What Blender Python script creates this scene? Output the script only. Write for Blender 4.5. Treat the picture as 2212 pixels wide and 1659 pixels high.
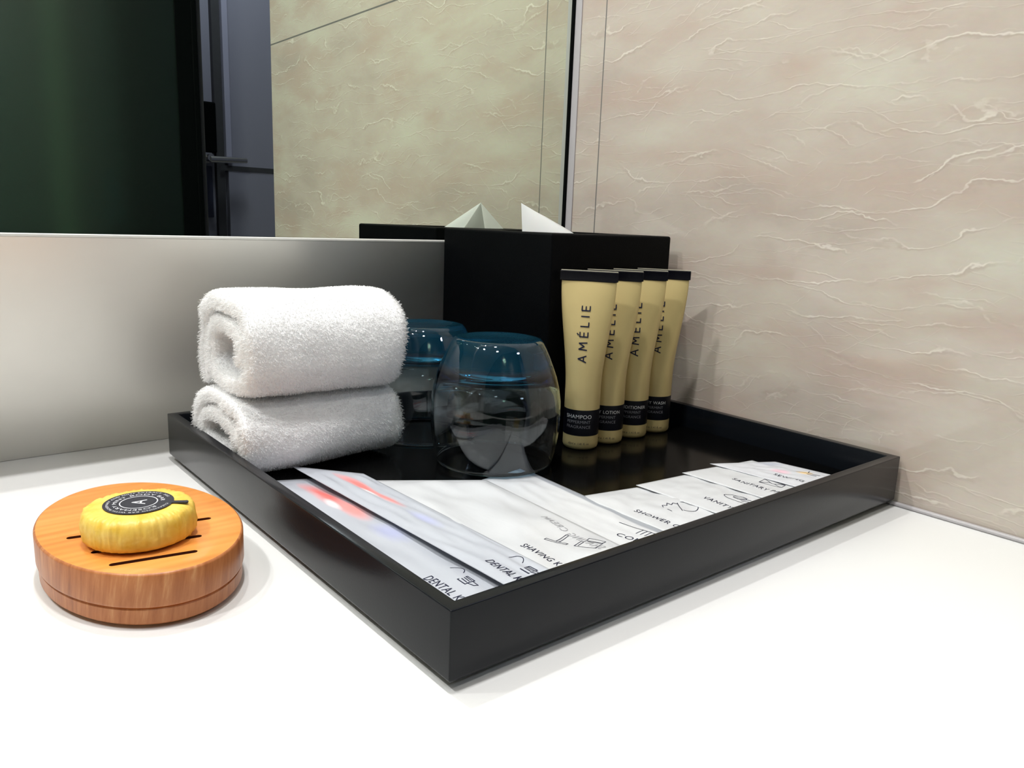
import bpy, bmesh, math, random
import numpy as np
from mathutils import Vector, Matrix, noise
random.seed(7); rng = np.random.default_rng(7)
sc = bpy.context.scene
for o in list(bpy.data.objects): bpy.data.objects.remove(o)
COL = sc.collection
# ------------------------------------------------------------------ camera
W, H = 2212, 1659
FPX = 1687.07
YAW, PITCH, ROLL = 0.69755, 0.20515, 0.03786
CAM = Vector((-0.60498, -0.64081, 0.20538))
Fv = Vector((math.sin(YAW)*math.cos(PITCH), math.cos(YAW)*math.cos(PITCH), -math.sin(PITCH)))
Rv = Vector((math.cos(YAW), -math.sin(YAW), 0)); Uv = Rv.cross(Fv)
cR, sR = math.cos(ROLL), math.sin(ROLL)
Rv, Uv = cR*Rv+sR*Uv, -sR*Rv+cR*Uv
cam = bpy.data.cameras.new('camera'); camo = bpy.data.objects.new('camera', cam); COL.objects.link(camo)
cam.sensor_width = 36; cam.lens = 36*FPX/W; cam.clip_start = .01; cam.clip_end = 30
m = Matrix((Rv, Uv, -Fv)).transposed().to_4x4(); m.translation = CAM
camo.matrix_world = m; sc.camera = camo
# ------------------------------------------------------------------ world, lamps, exposure
w = bpy.data.worlds.new('world'); sc.world = w; w.use_nodes = True
w.node_tree.nodes['Background'].inputs[0].default_value = (.8, .85, 1, 1)
w.node_tree.nodes['Background'].inputs[1].default_value = .05
sc.view_settings.view_transform = 'Standard'; sc.view_settings.look = 'None'
sc.view_settings.gamma = 1; sc.view_settings.use_curve_mapping = False
sc.view_settings.exposure = 0.0
def lamp(name, loc, size, power, target=None, color=(1, .995, .985), spread=180):
    l = bpy.data.lights.new(name, 'AREA'); l.shape = 'DISK'; l.size = size; l.energy = power; l.color = color
    l.spread = math.radians(spread)
    o = bpy.data.objects.new(name, l); COL.objects.link(o); o.location = loc
    d = (Vector(target)-Vector(loc)) if target else Vector((0, 0, -1))
    o.rotation_euler = d.to_track_quat('-Z', 'Y').to_euler(); return o
lamp('ceiling_downlight_lamp', (-.475, -.34, 1.55), .08, 10.2)
lamp('ceiling_downlight_lamp', (-1.30, -.34, 1.55), .08, 10.2)
lamp('mirrored_downlight_stand_in', (-.455, -.035, .99), .035, 2.1, (-.40, -.30, 0))  # this and the next: added, standing in for the downlights' mirror images
lamp('mirrored_downlight_stand_in', (-.95, -.035, .99), .035, 2.1, (-.30, -.30, .1))
lamp('entry_fill', (.30, -1.75, 1.50), .25, 6, color=(.80, .84, 1))  # added fill for the door wall, no known source there
lamp('room_fill', (-.95, -1.05, 1.55), .14, 5)  # added fill from behind the camera, brightens the towel fronts
lamp('shower_fill', (-.9, -1.85, 1.50), .20, 2.5, color=(.9, 1, .9))  # added greenish fill, brightens what shows through the green pane

# ------------------------------------------------------------------ helpers
def at(px, py, x=None, y=None, z=None):
    """point of the plane x=, y= or z= seen at a pixel of the photograph"""
    d = Fv + Rv*((px-W/2)/FPX) - Uv*((py-H/2)/FPX)
    if z is not None: t = (z-CAM.z)/d.z
    elif y is not None: t = (y-CAM.y)/d.y
    else: t = (x-CAM.x)/d.x
    return CAM + d*t
def tag(o, label=None, cat=None, group=None, kind=None):
    if label: o['label'] = label
    if cat: o['category'] = cat
    if group: o['group'] = group
    if kind: o['kind'] = kind
    return o
def empty(name, loc, rz=0):
    o = bpy.data.objects.new(name, None); COL.objects.link(o); o.location = loc; o.rotation_euler = (0, 0, rz)
    o.empty_display_size = .01
    return o
def mesh(name, V, Fc, mat, parent=None, smooth=False, mats=None, fm=None):
    me = bpy.data.meshes.new(name); me.from_pydata([tuple(v) for v in V], [], [tuple(f) for f in Fc]); me.update()
    for mt in (mats or [mat]): me.materials.append(mt)
    if fm: me.polygons.foreach_set('material_index', fm)
    if smooth: me.polygons.foreach_set('use_smooth', [True]*len(me.polygons))
    o = bpy.data.objects.new(name, me); COL.objects.link(o)
    if parent: o.parent = parent
    return o
def bm_obj(name, bm, mat, parent=None, smooth=False):
    me = bpy.data.meshes.new(name); bm.to_mesh(me); bm.free(); me.materials.append(mat)
    if smooth: me.polygons.foreach_set('use_smooth', [True]*len(me.polygons))
    o = bpy.data.objects.new(name, me); COL.objects.link(o)
    if parent: o.parent = parent
    return o
def box(name, lo, hi, mat, parent=None, bevel=0, seg=3, inset=None):
    bm = bmesh.new(); bmesh.ops.create_cube(bm, size=1)
    for v in bm.verts:
        v.co = Vector([(lo[i]+hi[i])/2+v.co[i]*(hi[i]-lo[i]) for i in range(3)])
    if bevel: bmesh.ops.bevel(bm, geom=bm.edges[:], offset=bevel, segments=seg, profile=.5, affect='EDGES')
    return bm_obj(name, bm, mat, parent, smooth=False)
def fix_normals(o):
    bm = bmesh.new(); bm.from_mesh(o.data); bmesh.ops.recalc_face_normals(bm, faces=bm.faces); bm.to_mesh(o.data); bm.free()
def autosmooth(o, ang=35):
    me = o.data; me.polygons.foreach_set('use_smooth', [True]*len(me.polygons))
    bm = bmesh.new(); bm.from_mesh(me)
    for e in bm.edges:
        if len(e.link_faces) == 2 and e.calc_face_angle(0) > math.radians(ang): e.smooth = False
    bm.to_mesh(me); bm.free(); return o
def lathe(name, prof, mat, parent=None, n=96, closed=True):
    V = []; Fc = []; k = len(prof)
    for i in range(n):
        a = 2*math.pi*i/n
        for r, z in prof: V.append((r*math.cos(a), r*math.sin(a), z))
    for i in range(n):
        for j in range(k if closed else k-1):
            a, b = i*k+j, i*k+(j+1) % k; c, d = ((i+1) % n)*k+(j+1) % k, ((i+1) % n)*k+j
            Fc.append((a, d, c, b))
    o = mesh(name, V, Fc, mat, parent, smooth=True)
    bm = bmesh.new(); bm.from_mesh(o.data); bmesh.ops.remove_doubles(bm, verts=bm.verts, dist=1e-6)
    bmesh.ops.recalc_face_normals(bm, faces=bm.faces); bm.to_mesh(o.data); bm.free()
    o.data.polygons.foreach_set('use_smooth', [True]*len(o.data.polygons))
    return o
def text_geo(s, size, spacing=1.0, align='LEFT', bold=0.0):
    cu = bpy.data.curves.new('t', 'FONT'); cu.body = s; cu.size = size; cu.space_character = spacing
    cu.align_x = align; cu.align_y = 'BOTTOM_BASELINE'; cu.resolution_u = 3; cu.offset = 0
    o = bpy.data.objects.new('t', cu); COL.objects.link(o); bpy.context.view_layer.update()
    me = bpy.data.meshes.new_from_object(o.evaluated_get(bpy.context.evaluated_depsgraph_get()))
    bm = bmesh.new(); bm.from_mesh(me); bmesh.ops.triangulate(bm, faces=bm.faces)
    V = [v.co.copy() for v in bm.verts]; Fc = [[v.index for v in f.verts] for f in bm.faces]; bm.free()
    bpy.data.objects.remove(o); bpy.data.curves.remove(cu); bpy.data.meshes.remove(me)
    return V, Fc
def line_geo(pts, wd, closed=False):
    """a drawn line of width wd in 2D as small quads"""
    V = []; Fc = []; P = [Vector(p) for p in pts]
    if closed: P = P+[P[0]]
    for a, b in zip(P[:-1], P[1:]):
        d = b-a
        if d.length < 1e-9: continue
        ns = max(1, int(d.length/(wd*6))); d.normalize(); nn = Vector((-d.y, d.x))*wd/2
        L = (b-a).length+wd*.5
        for i in range(ns):
            p = a-d*wd*.25+d*L*i/ns; q = a-d*wd*.25+d*L*(i+1)/ns; k = len(V)
            V += [p-nn, q-nn, q+nn, p+nn]; Fc.append((k, k+1, k+2, k+3))
    return V, Fc
def merge(*gs):
    V = []; Fc = []
    for v, f in gs:
        k = len(V); V += [Vector((p[0], p[1])) for p in v]; Fc += [[i+k for i in q] for q in f]
    return V, Fc
def arc(cx, cy, rx, ry, a0, a1, n=14):
    return [(cx+rx*math.cos(a0+(a1-a0)*i/n), cy+ry*math.sin(a0+(a1-a0)*i/n)) for i in range(n+1)]

# ------------------------------------------------------------------ materials
class NT:
    def __init__(s, name):
        s.m = bpy.data.materials.new(name); s.m.use_nodes = True; s.t = s.m.node_tree; s.b = s.t.nodes['Principled BSDF']
    def n(s, typ, **k):
        nd = s.t.nodes.new(typ)
        for a, b in k.items():
            if a.startswith('i_'):
                key = a[2:]; key = int(key) if key.isdigit() else key.replace('_', ' ')
                nd.inputs[key].default_value = b
            else: setattr(nd, a, b)
        return nd
    def l(s, a, b): s.t.links.new(a, b)
    def ramp(s, fac, stops, interp='LINEAR'):
        r = s.n('ShaderNodeValToRGB'); r.color_ramp.interpolation = interp; e = r.color_ramp.elements
        while len(e) < len(stops): e.new(.5)
        for k, (p, c) in enumerate(stops):
            e[k].position = p; e[k].color = (*c, 1) if len(c) == 3 else c
        s.l(fac, r.inputs[0]); return r.outputs[0]
    def mix(s, fac, a, b, typ='MIX'):
        x = s.n('ShaderNodeMix', data_type='RGBA', blend_type=typ)
        if isinstance(fac, float): x.inputs[0].default_value = fac
        else: s.l(fac, x.inputs[0])
        for sock, val in ((x.inputs[6], a), (x.inputs[7], b)):
            if isinstance(val, tuple): sock.default_value = (*val[:3], 1)
            else: s.l(val, sock)
        return x.outputs[2]
    def math(s, op, a, b=None, c=None):
        x = s.n('ShaderNodeMath', operation=op)
        for i, v in enumerate((a, b, c)):
            if v is None: continue
            if isinstance(v, (int, float)): x.inputs[i].default_value = v
            else: s.l(v, x.inputs[i])
        return x.outputs[0]
    def coords(s, scale=(1, 1, 1), rot=(0, 0, 0), loc=(0, 0, 0)):
        tc = s.n('ShaderNodeTexCoord'); mp = s.n('ShaderNodeMapping')
        mp.inputs['Scale'].default_value = scale; mp.inputs['Rotation'].default_value = rot; mp.inputs['Location'].default_value = loc
        s.l(tc.outputs['Object'], mp.inputs[0]); return mp.outputs[0]
    def noise(s, vec, scale, detail=3, rough=.5, dist=0):
        x = s.n('ShaderNodeTexNoise'); x.inputs['Scale'].default_value = scale; x.inputs['Detail'].default_value = detail
        x.inputs['Roughness'].default_value = rough; x.inputs['Distortion'].default_value = dist; s.l(vec, x.inputs['Vector']); return x
    def bump(s, h, strength=.3, dist=.001):
        b = s.n('ShaderNodeBump'); b.inputs['Strength'].default_value = strength; b.inputs['Distance'].default_value = dist
        s.l(h, b.inputs['Height']); s.l(b.outputs[0], s.b.inputs['Normal'])
def plain(name, col, rough=.5, metal=0, spec=.5, noise_amt=.06, nscale=40, bump=0, bscale=400, **kw):
    M = NT(name); v = M.coords()
    nz = M.noise(v, nscale, 3)
    c2 = tuple(max(0, c*(1-noise_amt*2)) for c in col)
    M.l(M.ramp(nz.outputs[0], [(.3, c2), (.7, col)]), M.b.inputs['Base Color'])
    M.b.inputs['Roughness'].default_value = rough; M.b.inputs['Metallic'].default_value = metal
    M.b.inputs['Specular IOR Level'].default_value = spec
    for k, val in kw.items(): M.b.inputs[k.replace('_', ' ')].default_value = val
    if bump: M.bump(M.noise(v, bscale, 2).outputs[0], bump, .0004)
    return M.m
def marble():
    M = NT('cream_marble_tile')
    v0 = M.coords()
    # slow warp so the veins wander
    warp = M.noise(v0, 5, 3, .55)
    sub = M.n('ShaderNodeVectorMath', operation='SUBTRACT'); M.l(warp.outputs[1], sub.inputs[0]); sub.inputs[1].default_value = (.5, .5, .5)
    def coord(sy, sz, ang, off, wamt):
        sc_ = M.n('ShaderNodeVectorMath', operation='SCALE'); M.l(sub.outputs[0], sc_.inputs[0]); sc_.inputs['Scale'].default_value = wamt
        ad = M.n('ShaderNodeVectorMath', operation='ADD'); M.l(v0, ad.inputs[0]); M.l(sc_.outputs[0], ad.inputs[1])
        mp = M.n('ShaderNodeMapping'); mp.inputs['Rotation'].default_value = (ang, 0, 0); M.l(ad.outputs[0], mp.inputs[0])
        mp2 = M.n('ShaderNodeMapping'); mp2.inputs['Scale'].default_value = (1, sy, sz); mp2.inputs['Location'].default_value = off
        M.l(mp.outputs[0], mp2.inputs[0]); return mp2.outputs[0]
    def veins(sy, sz, ang, off, wamt, width, detail=4, rough=.55, scale=1):
        nz = M.noise(coord(sy, sz, ang, off, wamt), scale, detail, rough)
        d = M.math('ABSOLUTE', M.math('SUBTRACT', nz.outputs[0], .5))
        return M.ramp(d, [(0, (1, 1, 1)), (width*.35, (.75, .75, .75)), (width, (0, 0, 0))])
    base = M.noise(coord(5, 12, .1, (3, 1, 2), .05), 1, 5, .55)
    c = M.ramp(base.outputs[0], [(.32, (.45, .385, .335)), (.45, (.515, .45, .39)), (.55, (.545, .49, .42)), (.68, (.575, .55, .465))])
    pink = M.noise(coord(7, 20, -.05, (8, 5, 1), .05), 1, 3, .5)
    c = M.mix(M.ramp(pink.outputs[0], [(.47, (0, 0, 0)), (.64, (.7, .7, .7))]), c, (.49, .385, .325))
    sp = M.n('ShaderNodeSeparateXYZ'); M.l(v0, sp.inputs[0])
    def nf(sy, sz, off, detail=2, rough=.5):
        mp = M.n('ShaderNodeMapping'); mp.inputs['Scale'].default_value = (1, sy, sz); mp.inputs['Location'].default_value = off; M.l(v0, mp.inputs[0])
        return M.math('SUBTRACT', M.noise(mp.outputs[0], 1, detail, rough).outputs[0], .5)
    tot = None; dk = None
    # long, nearly level veins: lines of equal (height + slow noise + fine noise), broken up by a mask
    for fq, sl, lf, hf, off, width, m0, m1, amt, dark in (
            (34, .12, 3.4, .55, 0.0, .034, .47, .60, .95, .50), (48, -.06, 3.6, .6, 3.1, .030, .49, .61, .8, .42),
            (70, .05, 4.2, .8, 7.7, .032, .50, .62, .62, .35), (95, -.16, 5.0, 1.0, 12.3, .036, .51, .63, .5, .3), (40, .75, 3.0, .5, 17.9, .018, .54, .64, .6, .2)):
        t = M.math('MULTIPLY', sp.outputs[2], fq); t = M.math('ADD', t, M.math('MULTIPLY', sp.outputs[1], fq*sl))
        t = M.math('ADD', t, M.math('MULTIPLY', nf(7, 13, (off, off, 1), 2), lf)); t = M.math('ADD', t, M.math('MULTIPLY', nf(38, 60, (off, 2, off), 3, .6), hf))
        wn = M.math('MULTIPLY_ADD', nf(30, 60, (9, off, off), 2), 1.6, 1.0)
        def line(shift, wmul):
            fr = M.math('FRACT', M.math('ADD', t, shift)); d = M.math('DIVIDE', M.math('ABSOLUTE', M.math('SUBTRACT', fr, .5)), wn)
            return M.ramp(d, [(0, (1, 1, 1)), (width*wmul*.35, (.85, .85, .85)), (width*wmul, (0, 0, 0))])
        mk = M.ramp(M.math('ADD', nf(9, 26, (3, off*2, 4+off), 4, .6), .5), [(m0, (0, 0, 0)), (m1, (1, 1, 1))])
        a_ = M.math('MULTIPLY', M.math('MULTIPLY', line(0, 1), mk), amt); b_ = M.math('MULTIPLY', M.math('MULTIPLY', line(fq*.0011, 2.2), mk), dark)
        tot = a_ if tot is None else M.math('MAXIMUM', tot, a_); dk = b_ if dk is None else M.math('MAXIMUM', dk, b_)
    c = M.mix(dk, c, (.40, .325, .275))
    c = M.mix(M.math('MULTIPLY', tot, .72), c, (.79, .745, .66))
    fine = M.noise(M.coords((1, 180, 420)), 1, 2)
    c = M.mix(.05, c, fine.outputs[1], 'OVERLAY')
    # tile joints: vertical at y=-0.0448, horizontal at z=0.4967
    sep = M.n('ShaderNodeSeparateXYZ'); M.l(v0, sep.inputs[0])
    def joint(s_, p, hw): return M.math('LESS_THAN', M.math('ABSOLUTE', M.math('SUBTRACT', s_, p)), hw)
    j = M.math('MAXIMUM', joint(sep.outputs[1], -.0448, .0007), joint(sep.outputs[2], .4967, .0012))
    c = M.mix(j, c, (.13, .125, .12))
    M.l(c, M.b.inputs['Base Color'])
    M.l(M.ramp(j, [(0, (.07, .07, .07)), (1, (.7, .7, .7))]), M.b.inputs['Roughness'])
    M.b.inputs['Specular IOR Level'].default_value = .62
    return M.m
def wood(name, side=False):
    M = NT(name)
    if side:
        tc = M.n('ShaderNodeTexCoord'); sep = M.n('ShaderNodeSeparateXYZ'); M.l(tc.outputs['Object'], sep.inputs[0])
        ang = M.math('ARCTAN2', sep.outputs[1], sep.outputs[0]); cb = M.n('ShaderNodeCombineXYZ')
        M.l(M.math('ADD', M.math('MULTIPLY', ang, 11), M.math('MULTIPLY', sep.outputs[2], -22)), cb.inputs[0]); M.l(M.math('MULTIPLY', sep.outputs[2], 14), cb.inputs[1])
        nz = M.noise(cb.outputs[0], 1.6, 6, .62, .15)
        c = M.ramp(nz.outputs[0], [(.28, (.29, .088, .026)), (.45, (.40, .135, .042)), (.58, (.47, .175, .060)), (.72, (.62, .31, .13))])  # end grain; its browner tone carries the shade of the sides
    else:
        v = M.coords((9, 60, 40), (0, 0, .10))
        nz = M.noise(v, 1, 4, .55, .6)
        wv = M.n('ShaderNodeTexWave', wave_type='BANDS', bands_direction='Y'); wv.inputs['Scale'].default_value = 1.1
        wv.inputs['Distortion'].default_value = 7; wv.inputs['Detail'].default_value = 3; wv.inputs['Detail Scale'].default_value = .6
        M.l(M.coords((5, 38, 20), (0, 0, .10)), wv.inputs[0])
        f = M.math('ADD', M.math('MULTIPLY', wv.outputs[1], .12), M.math('MULTIPLY', nz.outputs[0], .88))
        c = M.ramp(f, [(.30, (.62, .20, .032)), (.5, (.72, .27, .052)), (.72, (.78, .33, .08))])
    M.l(c, M.b.inputs['Base Color']); M.b.inputs['Roughness'].default_value = .38
    M.b.inputs['Specular IOR Level'].default_value = .4
    M.bump(nz.outputs[0], .12, .0004)
    return M.m
def glass_mat(name, col, density, deep):
    M = NT(name); M.b.inputs['Roughness'].default_value = 0; M.b.inputs['IOR'].default_value = 1.5
    tc = M.n('ShaderNodeTexCoord'); sep = M.n('ShaderNodeSeparateXYZ'); M.l(tc.outputs['Object'], sep.inputs[0])
    nz = M.noise(M.coords((1, 1, .4)), 45, 1); M.bump(nz.outputs[0], .05, .0006)
    f = M.math('MULTIPLY_ADD', sep.outputs[2], 140, -.0715*140); f.node.use_clamp = True
    M.l(M.mix(f, (1, 1, 1), deep), M.b.inputs['Base Color'])
    M.l(M.math('MULTIPLY_ADD', f, -.05, 1), M.b.inputs['Transmission Weight'])
    va = M.n('ShaderNodeVolumeAbsorption'); va.inputs[0].default_value = (*col, 1); va.inputs[1].default_value = density
    M.l(va.outputs[0], M.t.nodes['Material Output'].inputs['Volume']); return M.m

MAT = {}
MAT['marble'] = marble()
MAT['counter'] = plain('white_solid_surface', (.80, .80, .79), .32, noise_amt=.008, nscale=12, spec=.45)
MAT['caulk'] = plain('white_sealant', (.46, .44, .45), .45, noise_amt=.03)
MAT['panel'] = plain('satin_steel_panel', (.78, .76, .71), .40, metal=.40, noise_amt=.03, nscale=14)
MAT['trimmetal'] = plain('bright_trim_metal', (.80, .80, .76), .42, metal=.15, noise_amt=.03)
MAT['black_lacquer'] = plain('black_lacquered_tray', (.005, .0064, .0088), .22, spec=.24, noise_amt=.05, bump=.06, bscale=900)
MAT['black_floor'] = plain('black_tray_floor', (.002, .002, .002), .14, spec=.12, noise_amt=.05)
MAT['black_leather'] = plain('black_leatherette', (.0011, .0015, .0021), .55, spec=.06, noise_amt=.1, bump=.35, bscale=1300)
MAT['black_void'] = plain('dark_edge', (.002, .003, .003), .5, spec=.05)
MAT['wall_white'] = plain('painted_white_wall', (.62, .60, .56), .6, noise_amt=.02)
MAT['floor_tile'] = plain('grey_floor_tile', (.25, .24, .22), .35, noise_amt=.1, nscale=6)
MAT['lilac'] = plain('grey_lilac_lacquer', (.30, .30, .37), .35, noise_amt=.02, nscale=3)
MAT['lilac_reflection'] = plain('lilac_door_reflection', (.42, .42, .54), .35, noise_amt=.02, nscale=3)
MAT['dark_gap'] = plain('dark_groove', (.05, .05, .055), .6)
MAT['chrome'] = plain('brushed_chrome', (.72, .71, .68), .25, metal=1, noise_amt=.02)
MAT['navy'] = plain('navy_card', (.03, .035, .07), .5)
MAT['gold'] = plain('pale_gold_plastic', (.60, .475, .215), .38, metal=.25, noise_amt=.02, nscale=60, spec=.45)
MAT['ink'] = plain('dark_navy_print', (.010, .012, .035), .5, spec=.2)
MAT['band'] = plain('black_label_band', (.003, .0035, .007), .38, spec=.25)
MAT['white_ink'] = plain('white_print', (.62, .62, .62), .5)
MAT['pale_ink'] = plain('pale_show_through_print', (.36, .36, .38), .5)
MAT['grey_ink'] = plain('grey_print', (.20, .20, .22), .5)
MAT['crimp'] = plain('black_crimp_plastic', (.003, .003, .006), .22, spec=.3)
MAT['pale_seam'] = plain('pale_crimp_seam', (.62, .58, .45), .4)
MAT['tissue'] = plain('white_tissue_paper', (.88, .88, .87), .8, noise_amt=.01, spec=.2, Subsurface_Weight=.1)
tn = MAT['tissue'].node_tree; tl_ = tn.nodes.new('ShaderNodeBsdfTranslucent'); tl_.inputs[0].default_value = (.9, .9, .88, 1); tx_ = tn.nodes.new('ShaderNodeMixShader'); tx_.inputs[0].default_value = .42
tn.links.new(tn.nodes['Principled BSDF'].outputs[0], tx_.inputs[1]); tn.links.new(tl_.outputs[0], tx_.inputs[2]); tn.links.new(tx_.outputs[0], tn.nodes['Material Output'].inputs[0])
MAT['wood_top'] = wood('orange_beech_wood'); MAT['wood_side'] = wood('shaded_beech_end_grain', True)
MAT['slot'] = plain('recess_shade_wood', (.13, .026, .007), .6)  # slot shade painted into the wood colour; the foot shares it
MAT['black_sticker'] = plain('black_paper_sticker', (.018, .018, .028), .45, spec=.4)
MAT['sticker_white'] = plain('white_sticker_print', (.78, .78, .82), .5)
MAT['teal_glass'] = glass_mat('blue_tumbler_glass', (.0, .50, .72), 60, (.06, .42, .68))

def pouch_mat(name, col, trans):
    M = NT(name); v = M.coords()
    nz = M.noise(v, 22, 2)
    M.l(M.ramp(nz.outputs[0], [(.35, tuple(c*.94 for c in col)), (.65, col)]), M.b.inputs['Base Color'])
    M.b.inputs['Roughness'].default_value = .34; M.b.inputs['Specular IOR Level'].default_value = .5
    M.b.inputs['Transmission Weight'].default_value = trans
    M.bump(M.noise(M.coords((1, .35, 1)), 60, 3, .5).outputs[0], .25, .002)
    return M.m
MAT['pouch'] = pouch_mat('white_sachet_film', (.60, .61, .63), 0.0)
MAT['pouch_frost'] = pouch_mat('frosted_sachet_film', (.46, .48, .53), .0)
MAT['film'] = pouch_mat('clear_sachet_edge', (.40, .42, .46), .15)
def comb_mat():
    M = NT('comb_sachet_film'); tc = M.n('ShaderNodeTexCoord'); sep = M.n('ShaderNodeSeparateXYZ'); M.l(tc.outputs['UV'], sep.inputs[0])
    M.l(M.ramp(sep.outputs[0], [(.0, (.60, .61, .63)), (.87, (.62, .63, .65)), (.90, (.33, .35, .39)), (1, (.36, .38, .42))]), M.b.inputs['Base Color'])
    M.b.inputs['Roughness'].default_value = .34; M.bump(M.noise(M.coords((1, .35, 1)), 60, 3, .5).outputs[0], .25, .002); return M.m
MAT['comb'] = comb_mat()
def tint_pouch():
    """frosted film through which a red and blue toothbrush and paste tube show as soft colour patches"""
    M = NT('dental_sachet_film'); tc = M.n('ShaderNodeTexCoord'); sep = M.n('ShaderNodeSeparateXYZ'); M.l(tc.outputs['UV'], sep.inputs[0])
    u, v = sep.outputs[0], sep.outputs[1]
    nz = M.noise(tc.outputs['UV'], 9, 2)
    def blob(cu, cv, ru, rv, slant=0):
        du = M.math('DIVIDE', M.math('SUBTRACT', M.math('ADD', u, M.math('MULTIPLY', v, slant)), cu+cv*slant), ru); dv = M.math('DIVIDE', M.math('SUBTRACT', v, cv), rv)
        d = M.math('SQRT', M.math('ADD', M.math('MULTIPLY', du, du), M.math('MULTIPLY', dv, dv)))
        d = M.math('ADD', d, M.math('MULTIPLY', M.math('SUBTRACT', nz.outputs[0], .5), .5))
        return M.ramp(d, [(.25, (1, 1, 1)), (1, (0, 0, 0))])
    c = (.46, .48, .53)
    c = M.mix(M.math('MULTIPLY', blob(.52, .82, .13, .15), .85), c, (.95, .16, .13))
    c = M.mix(M.math('MULTIPLY', blob(.56, .68, .12, .10), .75), c, (.95, .26, .22))
    c = M.mix(M.math('MULTIPLY', blob(.55, .50, .16, .08), .25), c, (.35, .38, .95))
    c = M.mix(M.math('MULTIPLY', blob(.46, .74, .05, .05), .8), c, (.85, .86, .88))
    M.l(c, M.b.inputs['Base Color']); M.b.inputs['Roughness'].default_value = .34
    M.bump(M.noise(M.coords((1, .35, 1)), 60, 3, .5).outputs[0], .25, .002)
    return M.m
MAT['dental'] = tint_pouch()
def sewing_pouch():
    M = NT('sewing_sachet_film'); tc = M.n('ShaderNodeTexCoord'); sep = M.n('ShaderNodeSeparateXYZ'); M.l(tc.outputs['UV'], sep.inputs[0])
    u, v = sep.outputs[0], sep.outputs[1]
    def blob(cu, cv, ru, rv):
        du = M.math('DIVIDE', M.math('SUBTRACT', u, cu), ru); dv = M.math('DIVIDE', M.math('SUBTRACT', v, cv), rv)
        d = M.math('SQRT', M.math('ADD', M.math('MULTIPLY', du, du), M.math('MULTIPLY', dv, dv))); return M.ramp(d, [(.4, (1, 1, 1)), (1, (0, 0, 0))])
    c = (.60, .61, .65)
    c = M.mix(M.math('MULTIPLY', blob(.50, .62, .13, .10), .5), c, (.92, .42, .55))
    c = M.mix(M.math('MULTIPLY', blob(.74, .50, .10, .09), .75), c, (.93, .62, .22))
    c = M.mix(M.math('MULTIPLY', blob(.78, .90, .22, .10), .5), c, (.33, .37, .48))
    M.l(c, M.b.inputs['Base Color']); M.b.inputs['Roughness'].default_value = .34; return M.m
MAT['sewing'] = sewing_pouch()
def towel_mat():
    M = NT('white_terry_cotton'); M.b.inputs['Base Color'].default_value = (.86, .86, .86, 1)
    nz = M.noise(M.coords(), 70, 3); M.l(M.ramp(nz.outputs[0], [(.3, (.90, .90, .90)), (.7, (.94, .94, .94))]), M.b.inputs['Base Color'])
    M.b.inputs['Roughness'].default_value = .75; M.b.inputs['Sheen Weight'].default_value = .3
    M.bump(M.noise(M.coords(), 1200, 2).outputs[0], .6, .001); return M.m
MAT['terry'] = towel_mat()
MP = NT('white_terry_loops'); MP.b.inputs['Roughness'].default_value = .45; MP.b.inputs['Specular IOR Level'].default_value = .5
MP.l(MP.ramp(MP.noise(MP.coords(), 90, 2).outputs[0], [(.3, (.96, .96, .96)), (.7, (.985, .985, .985))]), MP.b.inputs['Base Color']); MAT['pile'] = MP.m
trl = MP.n('ShaderNodeBsdfTranslucent'); trl.inputs[0].default_value = (.97, .97, .97, 1); mxs = MP.n('ShaderNodeMixShader'); mxs.inputs[0].default_value = .38
MP.l(MP.b.outputs[0], mxs.inputs[1]); MP.l(trl.outputs[0], mxs.inputs[2]); MP.l(mxs.outputs[0], MP.t.nodes['Material Output'].inputs[0])
def paper():
    M = NT('yellow_wrapping_paper'); nz = M.noise(M.coords(), 120, 4, .6)
    M.l(M.ramp(nz.outputs[0], [(.3, (.76, .475, .045)), (.7, (.88, .65, .15))]), M.b.inputs['Base Color'])
    M.b.inputs['Roughness'].default_value = .42; M.b.inputs['Specular IOR Level'].default_value = .5
    vo = M.n('ShaderNodeTexVoronoi', feature='DISTANCE_TO_EDGE'); vo.inputs['Scale'].default_value = 110; M.l(M.coords((1, 1, .8)), vo.inputs[0])
    M.bump(M.ramp(vo.outputs[0], [(0, (0, 0, 0)), (.10, (1, 1, 1))]), .12, .0005); return M.m
MAT['paper'] = paper()
def mirror_mat():
    M = NT('silvered_mirror'); M.b.inputs['Base Color'].default_value = (.80, .87, .765, 1); M.b.inputs['Metallic'].default_value = 1
    M.b.inputs['Roughness'].default_value = .0; nz = M.noise(M.coords(), 3, 1)
    M.l(M.ramp(nz.outputs[0], [(.3, (.795, .865, .76)), (.7, (.805, .875, .77))]), M.b.inputs['Base Color']); return M.m
MAT['mirror'] = mirror_mat()
def green_glass():
    M = NT('dark_green_tinted_glass'); M.b.inputs['Base Color'].default_value = (.22, .42, .30, 1)
    M.b.inputs['Transmission Weight'].default_value = 1; M.b.inputs['Roughness'].default_value = .26; M.b.inputs['IOR'].default_value = 1.45
    nz = M.noise(M.coords(), 2, 1); M.l(M.ramp(nz.outputs[0], [(.3, (.25, .40, .32)), (.7, (.29, .44, .35))]), M.b.inputs['Base Color']); return M.m
MAT['green_glass'] = green_glass()

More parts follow.
